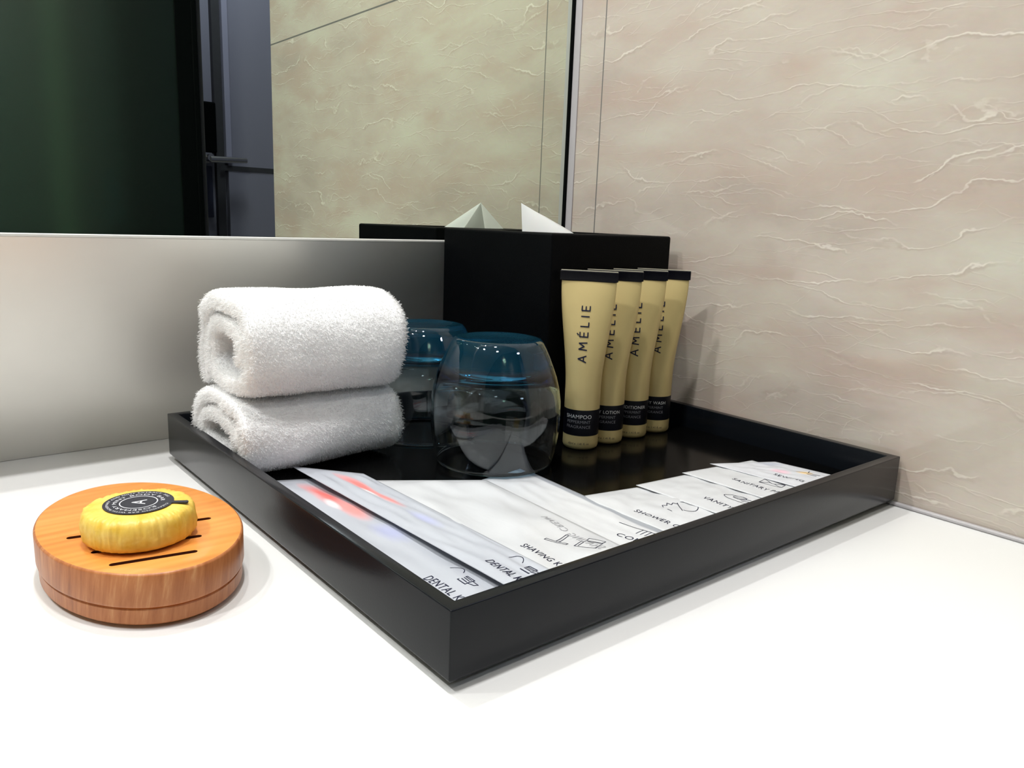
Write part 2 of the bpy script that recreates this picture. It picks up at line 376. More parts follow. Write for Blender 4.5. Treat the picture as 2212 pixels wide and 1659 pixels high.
# ------------------------------------------------------------------ the setting
def struct(o): o['kind'] = 'structure'; return o
YE = -.7855                                            # the marble side wall ends here
struct(box('wall_right', (0, YE, -.85), (.14, .16, 1.62), MAT['marble']))
struct(box('wall_back', (-2.4, .0865, -.85), (0, .16, 1.62), MAT['wall_white']))
struct(box('wall_return', (.14, YE-.12, -.85), (1.2, YE, 1.62), MAT['lilac']))
struct(box('wall_far_right', (1.2, -2.32, -.85), (1.3, YE-.12, 1.62), MAT['lilac']))
struct(box('wall_left', (-2.5, -2.32, -.85), (-2.4, .16, 1.62), MAT['wall_white']))
struct(box('floor', (-2.5, -2.4, -.95), (1.3, .16, -.85), MAT['floor_tile']))
struct(box('ceiling', (-2.5, -2.4, 1.62), (1.3, .16, 1.70), MAT['wall_white']))
# entry wall with its door (seen in the mirror)
YD = -2.2
def mir(px, py, yv): p = at(px, py, y=yv); return Vector((p.x, -p.y, p.z))
xdl = mir(452, 0, 2.2).x; 
struct(box('wall_front', (-2.4, YD-.12, -.85), (1.2, YD-.02, 1.62), MAT['lilac']))
door = tag(empty('door_1', (0, YD, -.85)), kind='structure')
def dbox(name, x0, x1, z0, z1, y0, y1, mat, par=None, bevel=0):
    b = box(name, (x0, y0-YD, z0+.85), (x1, y1-YD, z1+.85), mat, par or door, bevel); return b
dbox('door_leaf', .43, 1.05, -.85, 1.2, YD-.02, YD+.012, MAT['lilac'], bevel=.002)
dbox('door_frame_and_reflection', .392, .420, -.85, 1.22, YD-.02, YD+.004, MAT['dark_gap'])
dbox('door_frame_and_reflection', .4205, .441, .372, 1.22, YD-.02, YD+.024, MAT['lilac_reflection'], bevel=.003)  # added strip, the glossy door's pale reflection put in as colour
dbox('kick_groove', .40, 1.05, .343, .360, YD+.0122, YD+.014, MAT['dark_gap'])
# lever handle with its rose
hb = bmesh.new()
bmesh.ops.create_cone(hb, cap_ends=True, segments=28, radius1=.022, radius2=.022, depth=.012, matrix=Matrix.Translation((.352, .018, 1.235))@Matrix.Rotation(math.pi/2, 4, 'X'))
bmesh.ops.create_cone(hb, cap_ends=True, segments=20, radius1=.012, radius2=.012, depth=.05, matrix=Matrix.Translation((.352, .045, 1.229))@Matrix.Rotation(math.pi/2, 4, 'X'))
bmesh.ops.create_cone(hb, cap_ends=True, segments=20, radius1=.012, radius2=.009, depth=.125, matrix=Matrix.Translation((.412, .066, 1.226))@Matrix.Rotation(math.radians(88), 4, 'Y'))
ho = bm_obj('door_handle', hb, MAT['chrome'], door); autosmooth(ho)
box_lock = dbox('lock_cover', .270, .388, .398, .565, YD-.019, YD+.03, MAT['black_void'], bevel=.006)
hc = tag(empty('door_card', (0, YD, -.85)), 'navy card hanging below the lever handle of the grey lilac door', 'sign')
box('card', (.332, -.018, 1.03), (.380, -.006, 1.205), MAT['navy'], hc, .002)
# green glass shower screen in its black frame (seen in the mirror)
YG = -1.45
scr = tag(empty('shower_screen', (0, YG, -.85)), 'dark green glass shower screen with black frame, reflected at mirror left', 'shower screen')
box('glass_pane', (-2.39, -.006, .02), (.0765, .004, 2.3), MAT['green_glass'], scr)
box('post', (.0768, -.03, 0), (.0905, .012, 2.46), MAT['black_void'], scr, .002)
box('rail', (-2.395, -.012, 0), (.0765, .012, .019), MAT['black_void'], scr)
box('seal', (.0400, .0045, .02), (.0764, .011, 2.3), MAT['black_void'], scr)
struct(box('wall_shower', (.0905, YD-.02, -.85), (.115, YG-.035, 1.62), MAT['dark_gap']))
hose = empty('shower_riser', (-.115, -2.0, -.849)); tag(hose, 'pale vertical shower riser pole behind green glass', 'shower pole')
box('pole', (-.030, -.03, 0), (.024, 0, 2.3), MAT['wall_white'], hose, .008)
sb = empty('squeegee_handle', (.010, -1.99, .15)); tag(sb, 'small blue handle low behind green glass, right of pale pole', 'handle')
box('grip', (-.005, -.005, 0), (.005, .005, .15), plain('blue_plastic', (.05, .30, .55), .4), sb, .003)
box('head', (-.012, -.011, -.02), (.012, .011, .004), MAT['black_void'], sb, .003)
# counter
ct = tag(box('vanity_countertop', (-2.39, -.72, -.05), (-.0004, .0862, 0), MAT['counter']), 'glossy white vanity countertop carrying the tray and the soap dish', 'countertop')
struct(box('trim_1', (-.0046, -.70, .0001), (-.0002, .080, .0032), MAT['caulk'], bevel=.0015))
# slanted steel splash panel: leans outward from the counter to the mirror edge
PT, PB = (-.004, .1825), (.0838, .0003)
V = []; Fc = []
pr = [PT, PB, (PB[0]+.002, PB[1]), (PT[0]+.006, PT[1])]
for x in (-2.38, -.0006):
    for (yy, zz) in pr: V.append((x, yy, zz))
for i in range(4): Fc.append((i, (i+1) % 4, 4+(i+1) % 4, 4+i))
Fc += [(3, 2, 1, 0), (4, 5, 6, 7)]
pn = mesh('wall_splash_panel', V, Fc, MAT['panel']); fix_normals(pn); struct(pn)
struct(box('trim_2', (-2.38, -.0045, .1826), (-.0010, .0035, .1850), MAT['trimmetal'], bevel=.0007))
mr = empty('wall_mirror', (-1.2, 0, .1852)); tag(mr, 'wide wall mirror standing on the bright ledge above the splash panel', 'mirror')
box('mirror_glass', (-1.18, 0, 0), (1.1952, .005, .76), MAT['mirror'], mr)
box('dark_edge', (1.19525, -.0012, 0), (1.1985, .005, .76), MAT['black_void'], mr)
struct(box('trim_3', (-.0017, -.0105, .1862), (-.0001, -.0014, 1.6), MAT['caulk'], bevel=.0006))
struct(box('wall_above_mirror', (-2.39, -.002, .946), (-.0002, .0864, 1.61), MAT['wall_white']))

# ------------------------------------------------------------------ the tray
TZ = .019
tr = empty('serving_tray', (-.0040, -.3908, 0), -(-.00438)*-1)
tag(tr, 'shallow square black lacquered tray holding towels, glasses and sachets', 'tray')
TW, TD, TT, TH, TB = .4195, .4075, .0072, .040, .003
bm = bmesh.new()
def rect(x0, y0, x1, y1, z): return [bm.verts.new(p) for p in ((x0, y0, z), (x1, y0, z), (x1, y1, z), (x0, y1, z))]
c_ = .0026
o0 = rect(-TW+c_, c_, -c_, TD-c_, TB); o1 = rect(-TW, 0, 0, TD, TB+c_*1.1); o2 = rect(-TW, 0, 0, TD, TH)
i2 = rect(-TW+TT, TT, -TT, TD-TT, TH); i1 = rect(-TW+TT, TT, -TT, TD-TT, TZ-.0005)
def band(a, b):
    for i in range(4): bm.faces.new((a[i], a[(i+1) % 4], b[(i+1) % 4], b[i]))
band(o0, o1); band(o1, o2); band(o2, i2); band(i2, i1); bm.faces.new(o0[::-1]); bm.faces.new(i1)
bmesh.ops.recalc_face_normals(bm, faces=bm.faces)
ed = [e for e in bm.edges if all(v.co.z > TB+.001 for v in e.verts) and not all(abs(v.co.z-TZ+.0005) < 1e-5 for v in e.verts) and e.calc_face_angle(0) > .5]
bmesh.ops.bevel(bm, geom=ed, offset=.0007, segments=3, profile=.5, affect='EDGES')
body = bm_obj('tray_frame', bm, MAT['black_lacquer'], tr); autosmooth(body, 50)
box('tray_floor', (-TW+TT+.0002, TT+.0002, TZ-.0004), (-TT-.0002, TD-TT-.0002, TZ), MAT['black_floor'], tr)
for fx in (-TW+.02, -.02):
    for fy in (.02, TD-.02):
        b = bmesh.new(); bmesh.ops.create_cone(b, cap_ends=True, segments=20, radius1=.006, radius2=.006, depth=.003, matrix=Matrix.Translation((fx, fy, .0015)))
        bm_obj('foot', b, MAT['black_void'], tr)

# ------------------------------------------------------------------ tissue box with its tissue
tb = empty('tissue_box', (-.091, -.0843, TZ)); tag(tb, 'tall black leatherette tissue box cover at the back right of the tray', 'tissue box')
BX, BY, BH = .0760, .0772, .197-TZ
bm = bmesh.new(); bmesh.ops.create_cube(bm, size=1)
for v in bm.verts: v.co = Vector((v.co.x*2*BX, v.co.y*2*BY, (v.co.z+.5)*BH))
top = [f for f in bm.faces if f.normal.z > .9][0]
bmesh.ops.bevel(bm, geom=bm.edges[:], offset=.0022, segments=4, profile=.5, affect='EDGES')
cov = bm_obj('box_cover', bm, MAT['black_leather'], tb)
# oval opening, cut with a boolean
cb = bmesh.new(); bmesh.ops.create_cone(cb, cap_ends=True, segments=48, radius1=1, radius2=1, depth=.03, matrix=Matrix.Translation((0, 0, BH)))
for v in cb.verts: v.co.x *= .054; v.co.y *= .050
cut = bm_obj('cut', cb, MAT['black_leather'], tb)
def boolean(o, c):
    md = o.modifiers.new('b', 'BOOLEAN'); md.object = c; md.operation = 'DIFFERENCE'; md.solver = 'EXACT'
    bpy.context.view_layer.update()
    me = bpy.data.meshes.new_from_object(o.evaluated_get(bpy.context.evaluated_depsgraph_get()))
    o.modifiers.clear(); o.data = me; bpy.data.objects.remove(c)
boolean(cov, cut); autosmooth(cov, 40)
tis = empty('tissue', (-.0926, -.0331, .186)); tag(tis, 'white paper tissue folded to a point, rising from the black tissue box', 'tissue')
tip = Vector((0, 0, .0376)); O = Vector((-.0926, -.0331, .186))
def L(x, y, z): return Vector((x, y, z))-O
fb, rb, bb, fold = L(-.0885, -.1280, .187), L(-.0268, -.0605, .187), L(-.1064, -.0536, .187), L(-.060, -.082, .187)
V = []; Fc = []
def tri_patch(a, b, c, n=14, amp=.0012, seed=0):
    k0 = len(V); idx = {}
    for i in range(n+1):
        for j in range(n+1-i):
            s, t = i/n, j/n; p = a*(1-s-t)+b*s+c*t
            nrm = (b-a).cross(c-a).normalized()
            f = 27*s*t*(1-s-t)
            p = p+nrm*(amp*f*2+amp*noise.noise(p*60+Vector((seed, 0, 0)))*min(1, f*3))
            idx[i, j] = len(V); V.append(p)
    for i in range(n):
        for j in range(n-i):
            Fc.append((idx[i, j], idx[i+1, j], idx[i, j+1]))
            if i+j < n-1: Fc.append((idx[i+1, j], idx[i+1, j+1], idx[i, j+1]))
tri_patch(tip, fb, rb, amp=.0006); tri_patch(tip, bb, fb, amp=.0006, seed=3)
tm = mesh('sheet', V, Fc, MAT['tissue'], tis, smooth=False)
bm = bmesh.new(); bm.from_mesh(tm.data); bmesh.ops.remove_doubles(bm, verts=bm.verts, dist=1e-5); bmesh.ops.recalc_face_normals(bm, faces=bm.faces); bm.to_mesh(tm.data); bm.free(); autosmooth(tm, 40)
V = []; Fc = []; tri_patch(tip*.985+Vector((-.0002, .0006, 0)), L(-.052, -.075, .187), L(-.080, -.088, .187), amp=.0012, seed=9)
fo = mesh('folded_corner', V, Fc, MAT['tissue'], tis, smooth=True)

# ------------------------------------------------------------------ tumblers (upside down)
def tumbler(loc, label, rz=0):
    g = empty('glass_tumbler', loc, rz); tag(g, label, 'glass', 'upturned blue tumblers on the tray')
    out = [(.0452, .0010), (.0462, .004), (.0484, .014), (.0500, .026), (.0506, .038), (.0502, .050), (.0486, .060), (.0462, .069), (.0432, .077), (.0402, .0845), (.0374, .0905), (.0352, .0945), (.0330, .0968)]
    topc = [(.0300, .0974), (.0268, .0970), (.0240, .0958), (.012, .0953), (0, .0952)]
    inn = [(0, .0748), (.014, .0746), (.026, .0738), (.0335, .0722), (.0385, .0690), (.0425, .0640), (.0458, .0570), (.0480, .0480), (.0488, .038), (.0483, .026), (.0468, .014), (.0447, .004), (.0441, .0010), (.0446, .0003)]
    o = lathe('glass_body', out+topc+inn, MAT['teal_glass'], g, n=128, closed=True)
    return g
tumbler((-.2343, -.1798, TZ+.0020), 'blue based clear tumbler standing upside down nearest the sachets', .3)
tumbler((-.2340, -.0778, TZ+.0002), 'blue based tumbler upside down behind the front one, partly hidden by the towels', 1.1)

# ------------------------------------------------------------------ toiletry tubes
TPHI = math.atan2(-.80, .60)
ZB, ZC0, ZC1, ZCR, ZT = 0, .0125, .0345, .1402, .1486
def tube_ab(z):
    if z < .05: return .0150, .0150
    t = min(1, (z-.05)/(ZCR-.05)); s = t*t*(3-2*t)
    return .0150+(.0229-.0150)*s, .0136*(1-t**1.75)+.0014
def tube_pt(a, z, d=0):
    A, B = tube_ab(z); e = 1.0
    return Vector((( A+d)*math.cos(a), (B+d)*math.sin(a), z))
def tube_section(name, z0, z1, mat, par, nz=2, d=0, cap0=False, cap1=False, n=72, round0=0):
    V = []; Fc = []
    zs = [z0+(z1-z0)*i/nz for i in range(nz+1)]; ds = [d]*len(zs)
    if round0: zs = [z0, z0+.0005, z0+.0015, z0+.0032]+[z for z in zs if z > z0+.004]; ds = [-.0030, -.0017, -.0006, 0]+[d]*(len(zs)-4)
    for z, dd in zip(zs, ds):
        for i in range(n): V.append(tube_pt(2*math.pi*i/n, z, dd))
    for j in range(len(zs)-1):
        for i in range(n): Fc.append((j*n+i, j*n+(i+1) % n, (j+1)*n+(i+1) % n, (j+1)*n+i))
    if cap0: Fc.append([i for i in range(n)][::-1])
    if cap1: Fc.append([(len(zs)-1)*n+i for i in range(n)])
    o = mesh(name, V, Fc, mat, par, smooth=True); return autosmooth(o, 50)
def on_tube(V, s0, z0, d, vertical=False):
    out = []
    for p in V:
        s, z = (s0-p[1], z0+p[0]) if vertical else (s0+p[0], z0+p[1])
        A, B = tube_ab(z)
        a = -math.pi/2
        # walk the arc from the middle of the front face
        rem = s; a = math.asin(max(-1, min(1, s/(A+.5*abs(A-B)+1e-9)))) if A != B else s/A
        if A == B: q = Vector((A+d, 0, 0)); out.append(Vector(((A+d)*math.sin(a), -(B+d)*math.cos(a), z)))
        else:
            sx = max(-.999, min(.999, s/A)); out.append(Vector((s, -B*math.sqrt(1-sx*sx)-d*1.2, z)))
    return out
def tube(loc, rz, lines, label):
    t = empty('toiletry_tube', loc, rz); tag(t, label, 'tube', 'gold toiletry tubes in a row in front of the tissue box')
    tube_section('tube_body', ZC1+.0001, ZCR+.0004, MAT['gold'], t, nz=60, cap1=True)
    tube_section('base_cap', ZB, ZC0, MAT['gold'], t, nz=4, round0=1, cap0=True)
    tube_section('label_band', ZC0+.00005, ZC1, MAT['band'], t, nz=4, d=.00005, cap0=True, cap1=True)
    # black crimped end with fine ridges
    n = 220; V = []; Fc = []; hw, th = .0240, .0016
    prof = []
    for i in range(n):
        x = -hw+2*hw*i/(n-1); r = th+(.00028 if i % 4 < 2 else 0); prof.append((x, -r))
    prof += [(x, -y) for x, y in prof[::-1]]
    N = len(prof)
    rows = [(ZCR, .9, .75), (ZCR+.0006, 1, 1), (ZCR+.0022, 1, 1), (ZT-.0006, 1, 1), (ZT, .985, .8)]
    for z, a, b in rows:
        for (x, y) in prof:
            yy = y
            if z < ZCR+.003: yy = math.copysign(th+.00028, y)
            V.append((x*a, yy*b, z))
    for j in range(len(rows)-1):
        for i in range(N): Fc.append((j*N+i, j*N+(i+1) % N, (j+1)*N+(i+1) % N, (j+1)*N+i))
    Fc.append(list(range(N))[::-1]); Fc.append([(len(rows)-1)*N+i for i in range(N)])
    mesh('crimp', V, Fc, MAT['crimp'], t)
    box('crimp_edge', (-hw*.98, -.0007, ZT), (hw*.98, .0007, ZT+.0005), MAT['pale_seam'], t)
    E_ = [([(.55, 0), (0, 0), (0, 1), (.55, 1)], 0), ([(0, .5), (.5, .5)], 0)]
    GL = [(.8, [([(0, 0), (.4, 1), (.8, 0)], 0), ([(.14, .33), (.66, .33)], 0)]), (.9, [([(0, 0), (.08, 1), (.45, .34), (.82, 1), (.9, 0)], 0)]),
          (.55, E_+[([(.2, 1.17), (.38, 1.36)], 0)]), (.5, [([(0, 1), (0, 0), (.5, 0)], 0)]), (0, [([(0, 0), (0, 1)], 0)]), (.55, E_)]
    g = []; X = 0; hh = .0066
    for wd_, st in GL:
        for pts, _ in st: g.append(line_geo([((x+X)*hh, y*hh) for x, y in pts], .00098))
        X += wd_+.72
    v, f = merge(*g); v = [Vector((p.x, p.y-.0030)) for p in v]
    mesh('brand_lettering', on_tube(v, .0003, .0750, .00045, True), f, MAT['ink'], t)
    z = ZC1-.0070
    for i, (s, sz, mat) in enumerate(lines):
        v, f = text_geo(s, sz, 1.05, 'CENTER', .00004)
        o = mesh('label_lettering', on_tube([(p.x, p.y) for p in v], 0, z, .0003), f, MAT[mat], t); z -= .0042
    v, f = text_geo('40ml e  1.41 fl. oz', .0025, 1.0, 'CENTER', .00003)
    mesh('volume_lettering', on_tube([(p.x, p.y) for p in v], .001, .0050, .0003), f, MAT['ink'], t)
    return t
TL = [(1254, 935, [('SHAMPOO', .0046, 'white_ink'), ('PEPPERMINT', .0036, 'grey_ink'), ('FRAGRANCE', .0036, 'grey_ink')], 'gold shampoo tube with black band, leftmost of the row beside the front glass'),
      (1308, 922, [('BODY LOTION', .0040, 'white_ink'), ('PEPPERMINT', .0034, 'grey_ink'), ('FRAGRANCE', .0034, 'grey_ink')], 'gold body lotion tube directly behind the shampoo tube'),
      (1361, 912, [('CONDITIONER', .0040, 'white_ink'), ('PEPPERMINT', .0034, 'grey_ink'), ('FRAGRANCE', .0034, 'grey_ink')], 'gold conditioner tube between the lotion tube and the body wash tube'),
      (1410, 904, [('BODY WASH', .0040, 'white_ink'), ('PEPPERMINT', .0034, 'grey_ink'), ('FRAGRANCE', .0034, 'grey_ink')], 'gold body wash tube, last of the row next to the marble wall')]
for i, (px, py, ln, lab) in enumerate(TL):
    p = at(px, py, y=-.1845+.001*i)
    tube((min(p.x, -.0272), -.1845+.001*i, TZ+.0002), TPHI+.03*((i*7) % 3-1), ln, lab)

# ------------------------------------------------------------------ towels
def make_towel(loc, rz, ay, az, label, seed, turns=1.72, hx=.0665, th=.0125, start=-2.3, lean=0):
    T = empty('folded_towel', loc, rz); tag(T, label, 'towel', 'folded white towels stacked on the tray')
    n, nx = 150, 30
    cen = []
    for i in range(n+1):
        t = i/n; a = start+t*turns*2*math.pi
        sh = t*turns*(th+.0012)
        A, B = ay-th/2-sh*1.05, az-th/2-sh
        A, B = max(A, .010), max(B, .0035)
        c, s = math.cos(a), math.sin(a); e = .70
        cen.append(Vector((A*math.copysign(abs(c)**e, c), B*math.copysign(abs(s)**e, s))))
    rows = []
    for i in range(n+1):
        d = (cen[min(i+1, n)]-cen[max(i-1, 0)]).normalized(); nn = Vector((d.y, -d.x)); h = th/2*.96
        if i < 5: h *= .45+.11*i
        if i > n-5: h *= .45+.11*(n-i)
        rows.append((cen[i]+nn*h, cen[i]-nn*h))
    V = []; Fc = []
    for k in range(nx+1):
        u = k/nx; x = -hx+2*hx*u; e = min(u, 1-u)*nx; sq = 1-.28*max(0, 1-e/1.6)**2
        for (po, pi_) in rows:
            mid = (po+pi_)/2
            for q in (po, pi_):
                p = mid+(q-mid)*sq; P = Vector((x, p.x, p.y))
                N = noise.noise_vector(Vector((x*14+seed, p.x*16, p.y*16)))*.0032+noise.noise_vector(Vector((x*45, p.x*45+seed, p.y*45)))*.0010
                P = P+N; P.x += .0022*noise.noise(Vector((p.x*50, p.y*50, seed+k//15)))
                P.y += lean*P.z
                V.append(P)
    M2 = 2*(n+1)
    for k in range(nx):
        for i in range(n):
            for s in (0, 1):
                a, b = k*M2+2*i+s, k*M2+2*(i+1)+s
                Fc.append((a, b, b+M2, a+M2) if s == 0 else (a, a+M2, b+M2, b))
        for i in (0, n):
            a = k*M2+2*i; Fc.append((a, a+1, a+1+M2, a+M2))
    for k in (0, nx):
        for i in range(n):
            a = k*M2+2*i; Fc.append((a, a+1, a+3, a+2))
    zmin = min(v.z for v in V)
    for v in V: v.z -= zmin
    b = mesh('towel_cloth', V, Fc, MAT['terry'], T, smooth=True); fix_normals(b)
    # terry loops as real little curved strips
    me = b.data; me.update(); P = np.empty(len(me.polygons)*3); me.polygons.foreach_get('normal', P); Nn = P.reshape(-1, 3)
    P = np.empty(len(me.polygons)); me.polygons.foreach_get('area', P); area = P
    co = np.array([v[:] for v in V]); quads = np.array([p.vertices[:] for p in me.polygons])
    cnt = 120000; idx = rng.choice(len(area), cnt, p=area/area.sum())
    s, t = rng.random(cnt)[:, None], rng.random(cnt)[:, None]; Q = co[quads[idx]]
    base = (Q[:, 0]*(1-s)+Q[:, 1]*s)*(1-t)+(Q[:, 3]*(1-s)+Q[:, 2]*s)*t
    nr = Nn[idx]; endf = (np.abs(nr[:, 0]) > .6)
    L_ = (rng.uniform(.0009, .0021, cnt)*np.where(endf, 1.7, 1))[:, None]
    rnd = rng.normal(0, 1, (cnt, 3)); tang = rnd-(rnd*nr).sum(1, keepdims=True)*nr; tang /= np.linalg.norm(tang, axis=1, keepdims=True)
    d1 = nr+tang*.35; d2 = nr*.55+tang*.9-np.array([0, 0, .25])
    wd = np.cross(nr, tang); wd /= np.linalg.norm(wd, axis=1, keepdims=True); wd *= rng.uniform(.00011, .00022, cnt)[:, None]
    p0 = base-nr*.0004; p1 = base+d1*L_*.45; p2 = p1+(d1*.55+d2*.45)*L_*.35; p3 = p2+d2*L_*.22
    VV = np.stack([p0-wd, p0+wd, p1-wd, p1+wd, p2-wd*.9, p2+wd*.9, p3-wd*.35, p3+wd*.35], 1).reshape(-1, 3)
    k = np.arange(cnt)[:, None]*8; FF = np.concatenate([k+np.array([[0, 1, 3, 2]]), k+np.array([[2, 3, 5, 4]]), k+np.array([[4, 5, 7, 6]])], 1).reshape(-1, 4)
    pm = bpy.data.meshes.new('terry_pile'); pm.vertices.add(len(VV)); pm.vertices.foreach_set('co', VV.ravel())
    pm.loops.add(FF.size); pm.loops.foreach_set('vertex_index', FF.ravel().astype(np.int32)); pm.polygons.add(len(FF))
    pm.polygons.foreach_set('loop_start', np.arange(0, FF.size, 4, dtype=np.int32)); pm.polygons.foreach_set('loop_total', np.full(len(FF), 4, dtype=np.int32))
    pm.polygons.foreach_set('use_smooth', np.ones(len(FF), dtype=bool)); pm.update(calc_edges=True); pm.materials.append(MAT['pile'])
    po = bpy.data.objects.new('terry_pile', pm); COL.objects.link(po); po.parent = T; po['kind'] = 'stuff'
    return T, max(v.z for v in V)
T1, h1 = make_towel((-.3515, -.083, TZ+.002), .02, .0580, .0355, 'white terry towel roll at the bottom of the stack, lying on the tray', 3, start=-.7, hx=.0620)
T2, h2 = make_towel((-.3490, -.087, TZ+.002+h1-.0030), .0, .0590, .0470, 'white terry towel roll lying on top of the other towel', 11, start=-.8, th=.0145, hx=.0605)

# ------------------------------------------------------------------ sachets
YF = -.3825
def pouch(name, bl, br, fr, fl, z0, mat, label, lift=(0, 0), bulge=.0016, seed=0, seal=True):
    """bl, br, fr, fl: world corners (x,y); returns surface function. u runs bl->br, v runs front->back"""
    c = Vector(((bl[0]+br[0]+fr[0]+fl[0])/4, (bl[1]+br[1]+fr[1]+fl[1])/4, 0))
    e = empty(name, (c.x, c.y, z0)); tag(e, label, 'sachet', 'amenity sachets fanned along the front of the tray')
    BL, BR, FR, FL = [Vector((p[0]-c.x, p[1]-c.y)) for p in (bl, br, fr, fl)]
    def S(u, v, off=0):
        p = FL*(1-u)*(1-v)+FR*u*(1-v)+BL*(1-u)*v+BR*u*v
        eu, ev = min(u, 1-u), min(v, 1-v)
        m_ = min(1, eu/.16)*min(1, ev/.10)
        z = bulge*m_*(.55+.45*noise.noise(Vector((u*3+seed, v*5, 0)))*1.6)+.0007*noise.noise(Vector((u*7, v*9, seed)))*(.3+m_)
        z += lift[0]*max(0, (v-.8)/.2)**2*(1-u)+lift[1]*max(0, (v-.8)/.2)**2*u
        z += .00022*math.sin(v*60*math.pi*.5) if 0 else 0
        return Vector((p.x, p.y, max(z, .00005)+.0003+off))
    nu, nv = 26, 44; V = []; Fc = []; UV = []
    for j in range(nv+1):
        for i in range(nu+1): V.append(S(i/nu, j/nv)); UV.append((i/nu, j/nv))
    K = len(V)
    for j in range(nv+1):
        for i in range(nu+1):
            p = S(i/nu, j/nv); V.append(Vector((p.x, p.y, max(0, p.z-.0003 - bulge*.6*min(1, min(i/nu, 1-i/nu)/.16)*min(1, min(j/nv, 1-j/nv)/.1))))); UV.append((i/nu, j/nv))
    for j in range(nv):
        for i in range(nu):
            a = j*(nu+1)+i; b = a+1; c2 = b+nu+1; d = a+nu+1
            Fc.append((a, b, c2, d)); Fc.append((K+d, K+c2, K+b, K+a))
    rim = [i for i in range(nu+1)]+[j*(nu+1)+nu for j in range(1, nv+1)]+[nv*(nu+1)+i for i in range(nu-1, -1, -1)]+[j*(nu+1) for j in range(nv-1, 0, -1)]
    for a, b in zip(rim, rim[1:]+rim[:1]): Fc.append((b, a, K+a, K+b))
    o = mesh('sachet_film', V, Fc, MAT[mat], e, smooth=True)
    uvl = o.data.uv_layers.new(name='UVMap')
    for lp in o.data.loops: uvl.data[lp.index].uv = UV[lp.vertex_index]
    def inv(x, y):
        # world xy -> (u,v) by a few Newton steps
        u, v = .5, .5; P = Vector((x-c.x, y-c.y))
        for _ in range(12):
            q = FL*(1-u)*(1-v)+FR*u*(1-v)+BL*(1-u)*v+BR*u*v
            du = (FR-FL)*(1-v)+(BR-BL)*v; dv = (BL-FL)*(1-u)+(BR-FR)*u
            r = P-q; det = du.x*dv.y-du.y*dv.x; u += (r.x*dv.y-r.y*dv.x)/det; v += (du.x*r.y-du.y*r.x)/det
        return u, v
    def draw(nm, geo, org, ang, mat, mirror=False, off=.00016):
        """print a 2D drawing on the film; org = world xy of its origin, ang = heading of its x axis"""
        V, Fc = geo; ca, sa = math.cos(ang), math.sin(ang); out = []
        for p in V:
            x, y = (p[0], -p[1]) if mirror else (p[0], p[1])
            u, v = inv(org[0]+x*ca-y*sa, org[1]+x*sa+y*ca); out.append(S(max(0, min(1, u)), max(0, min(1, v)), off))
        return mesh(nm, out, Fc, MAT[mat], e)
    return e, draw
zf = TZ+.002
def wxy(px, py, z=zf): p = at(px, py, z=z); return (p.x, p.y)
def front(px, py, back):
    """continue the edge from its back corner through the pixel on the rim down to the front wall"""
    a = Vector(back); b = Vector(wxy(px, py)); t = (YF-a.y)/(b.y-a.y); q = a+(b-a)*t; return (q.x, q.y)
DN = -math.pi/2                      # lettering runs towards the front of the tray
XL = -.4145
S1 = tag
bl = wxy(577, 1028)
p1, d1 = pouch('dental_sachet', (XL+.001, bl[1]), (-.350, -.150), (-.345, YF), (XL+.001, YF), TZ+.0002, 'dental', 'frosted sachet lettered DENTAL KIT lying against the left rim of the tray', seed=1, bulge=.0026)
bl4 = wxy(1036, 1034); br4 = wxy(1123, 1007, TZ+.0012)
p4, d4 = pouch('comb_sachet', bl4, br4, front(1435, 1145, wxy(1156, 1030)), (-.300, YF), TZ+.0002, 'comb', 'white sachet lettered COMB with clear margin, one corner under the front glass', seed=4, bulge=.0008)
bl3 = wxy(790, 1034, TZ+.004); br3 = wxy(1050, 1036, TZ+.003)
p3, d3 = pouch('shaving_sachet', bl3, br3, front(1337, 1179, br3), (-.362, YF), TZ+.0024, 'pouch', 'puffy white sachet lettered SHAVING KIT in front of the upturned glass', seed=3, bulge=.0050)
bl2 = wxy(630, 1008, TZ+.006); br2 = wxy(785, 1024, TZ+.006)
p2, d2 = pouch('dental_sachet', bl2, br2, front(1170, 1237, br2), front(1066, 1268, wxy(823, 1120, TZ+.006)), TZ+.0060, 'dental', 'frosted sachet lettered DENTAL KIT overlapping the shaving sachet', seed=2, bulge=.0020)
bl5 = wxy(1252, 1068)
p5, d5 = pouch('shower_cap_sachet', bl5, (-.1650, -.2900), (-.166, YF), front(1437, 1144, bl5), TZ+.0002, 'pouch', 'white sachet lettered SHOWER CAP, left of the vanity sachet', seed=5, bulge=.0022)
bl6 = wxy(1374, 1043, TZ+.004)
p6, d6 = pouch('vanity_sachet', bl6, (-.112, -.2930), (-.112, YF), (bl6[0]+.003, YF), TZ+.0020, 'pouch', 'white sachet lettered VANITY KIT between shower cap and sanitary sachets', seed=6, bulge=.0014)
bl7 = wxy(1474, 1015, TZ+.006)
p7, d7 = pouch('sanitary_sachet', bl7, (-.062, -.3000), (-.060, YF), (bl7[0]+.004, YF), TZ+.0034, 'pouch', 'white sachet lettered SANITARY PACK between vanity and sewing sachets', seed=7, bulge=.0008)
bl8 = wxy(1534, 996, TZ+.007); br8 = wxy(1675, 992, TZ+.007)
p8, d8 = pouch('sewing_sachet', bl8, br8, (br8[0]+.011, YF), (bl8[0]+.010, YF), TZ+.0046, 'sewing', 'white sachet lettered SEWING KIT, rightmost, near the marble wall', seed=8, bulge=.0008)

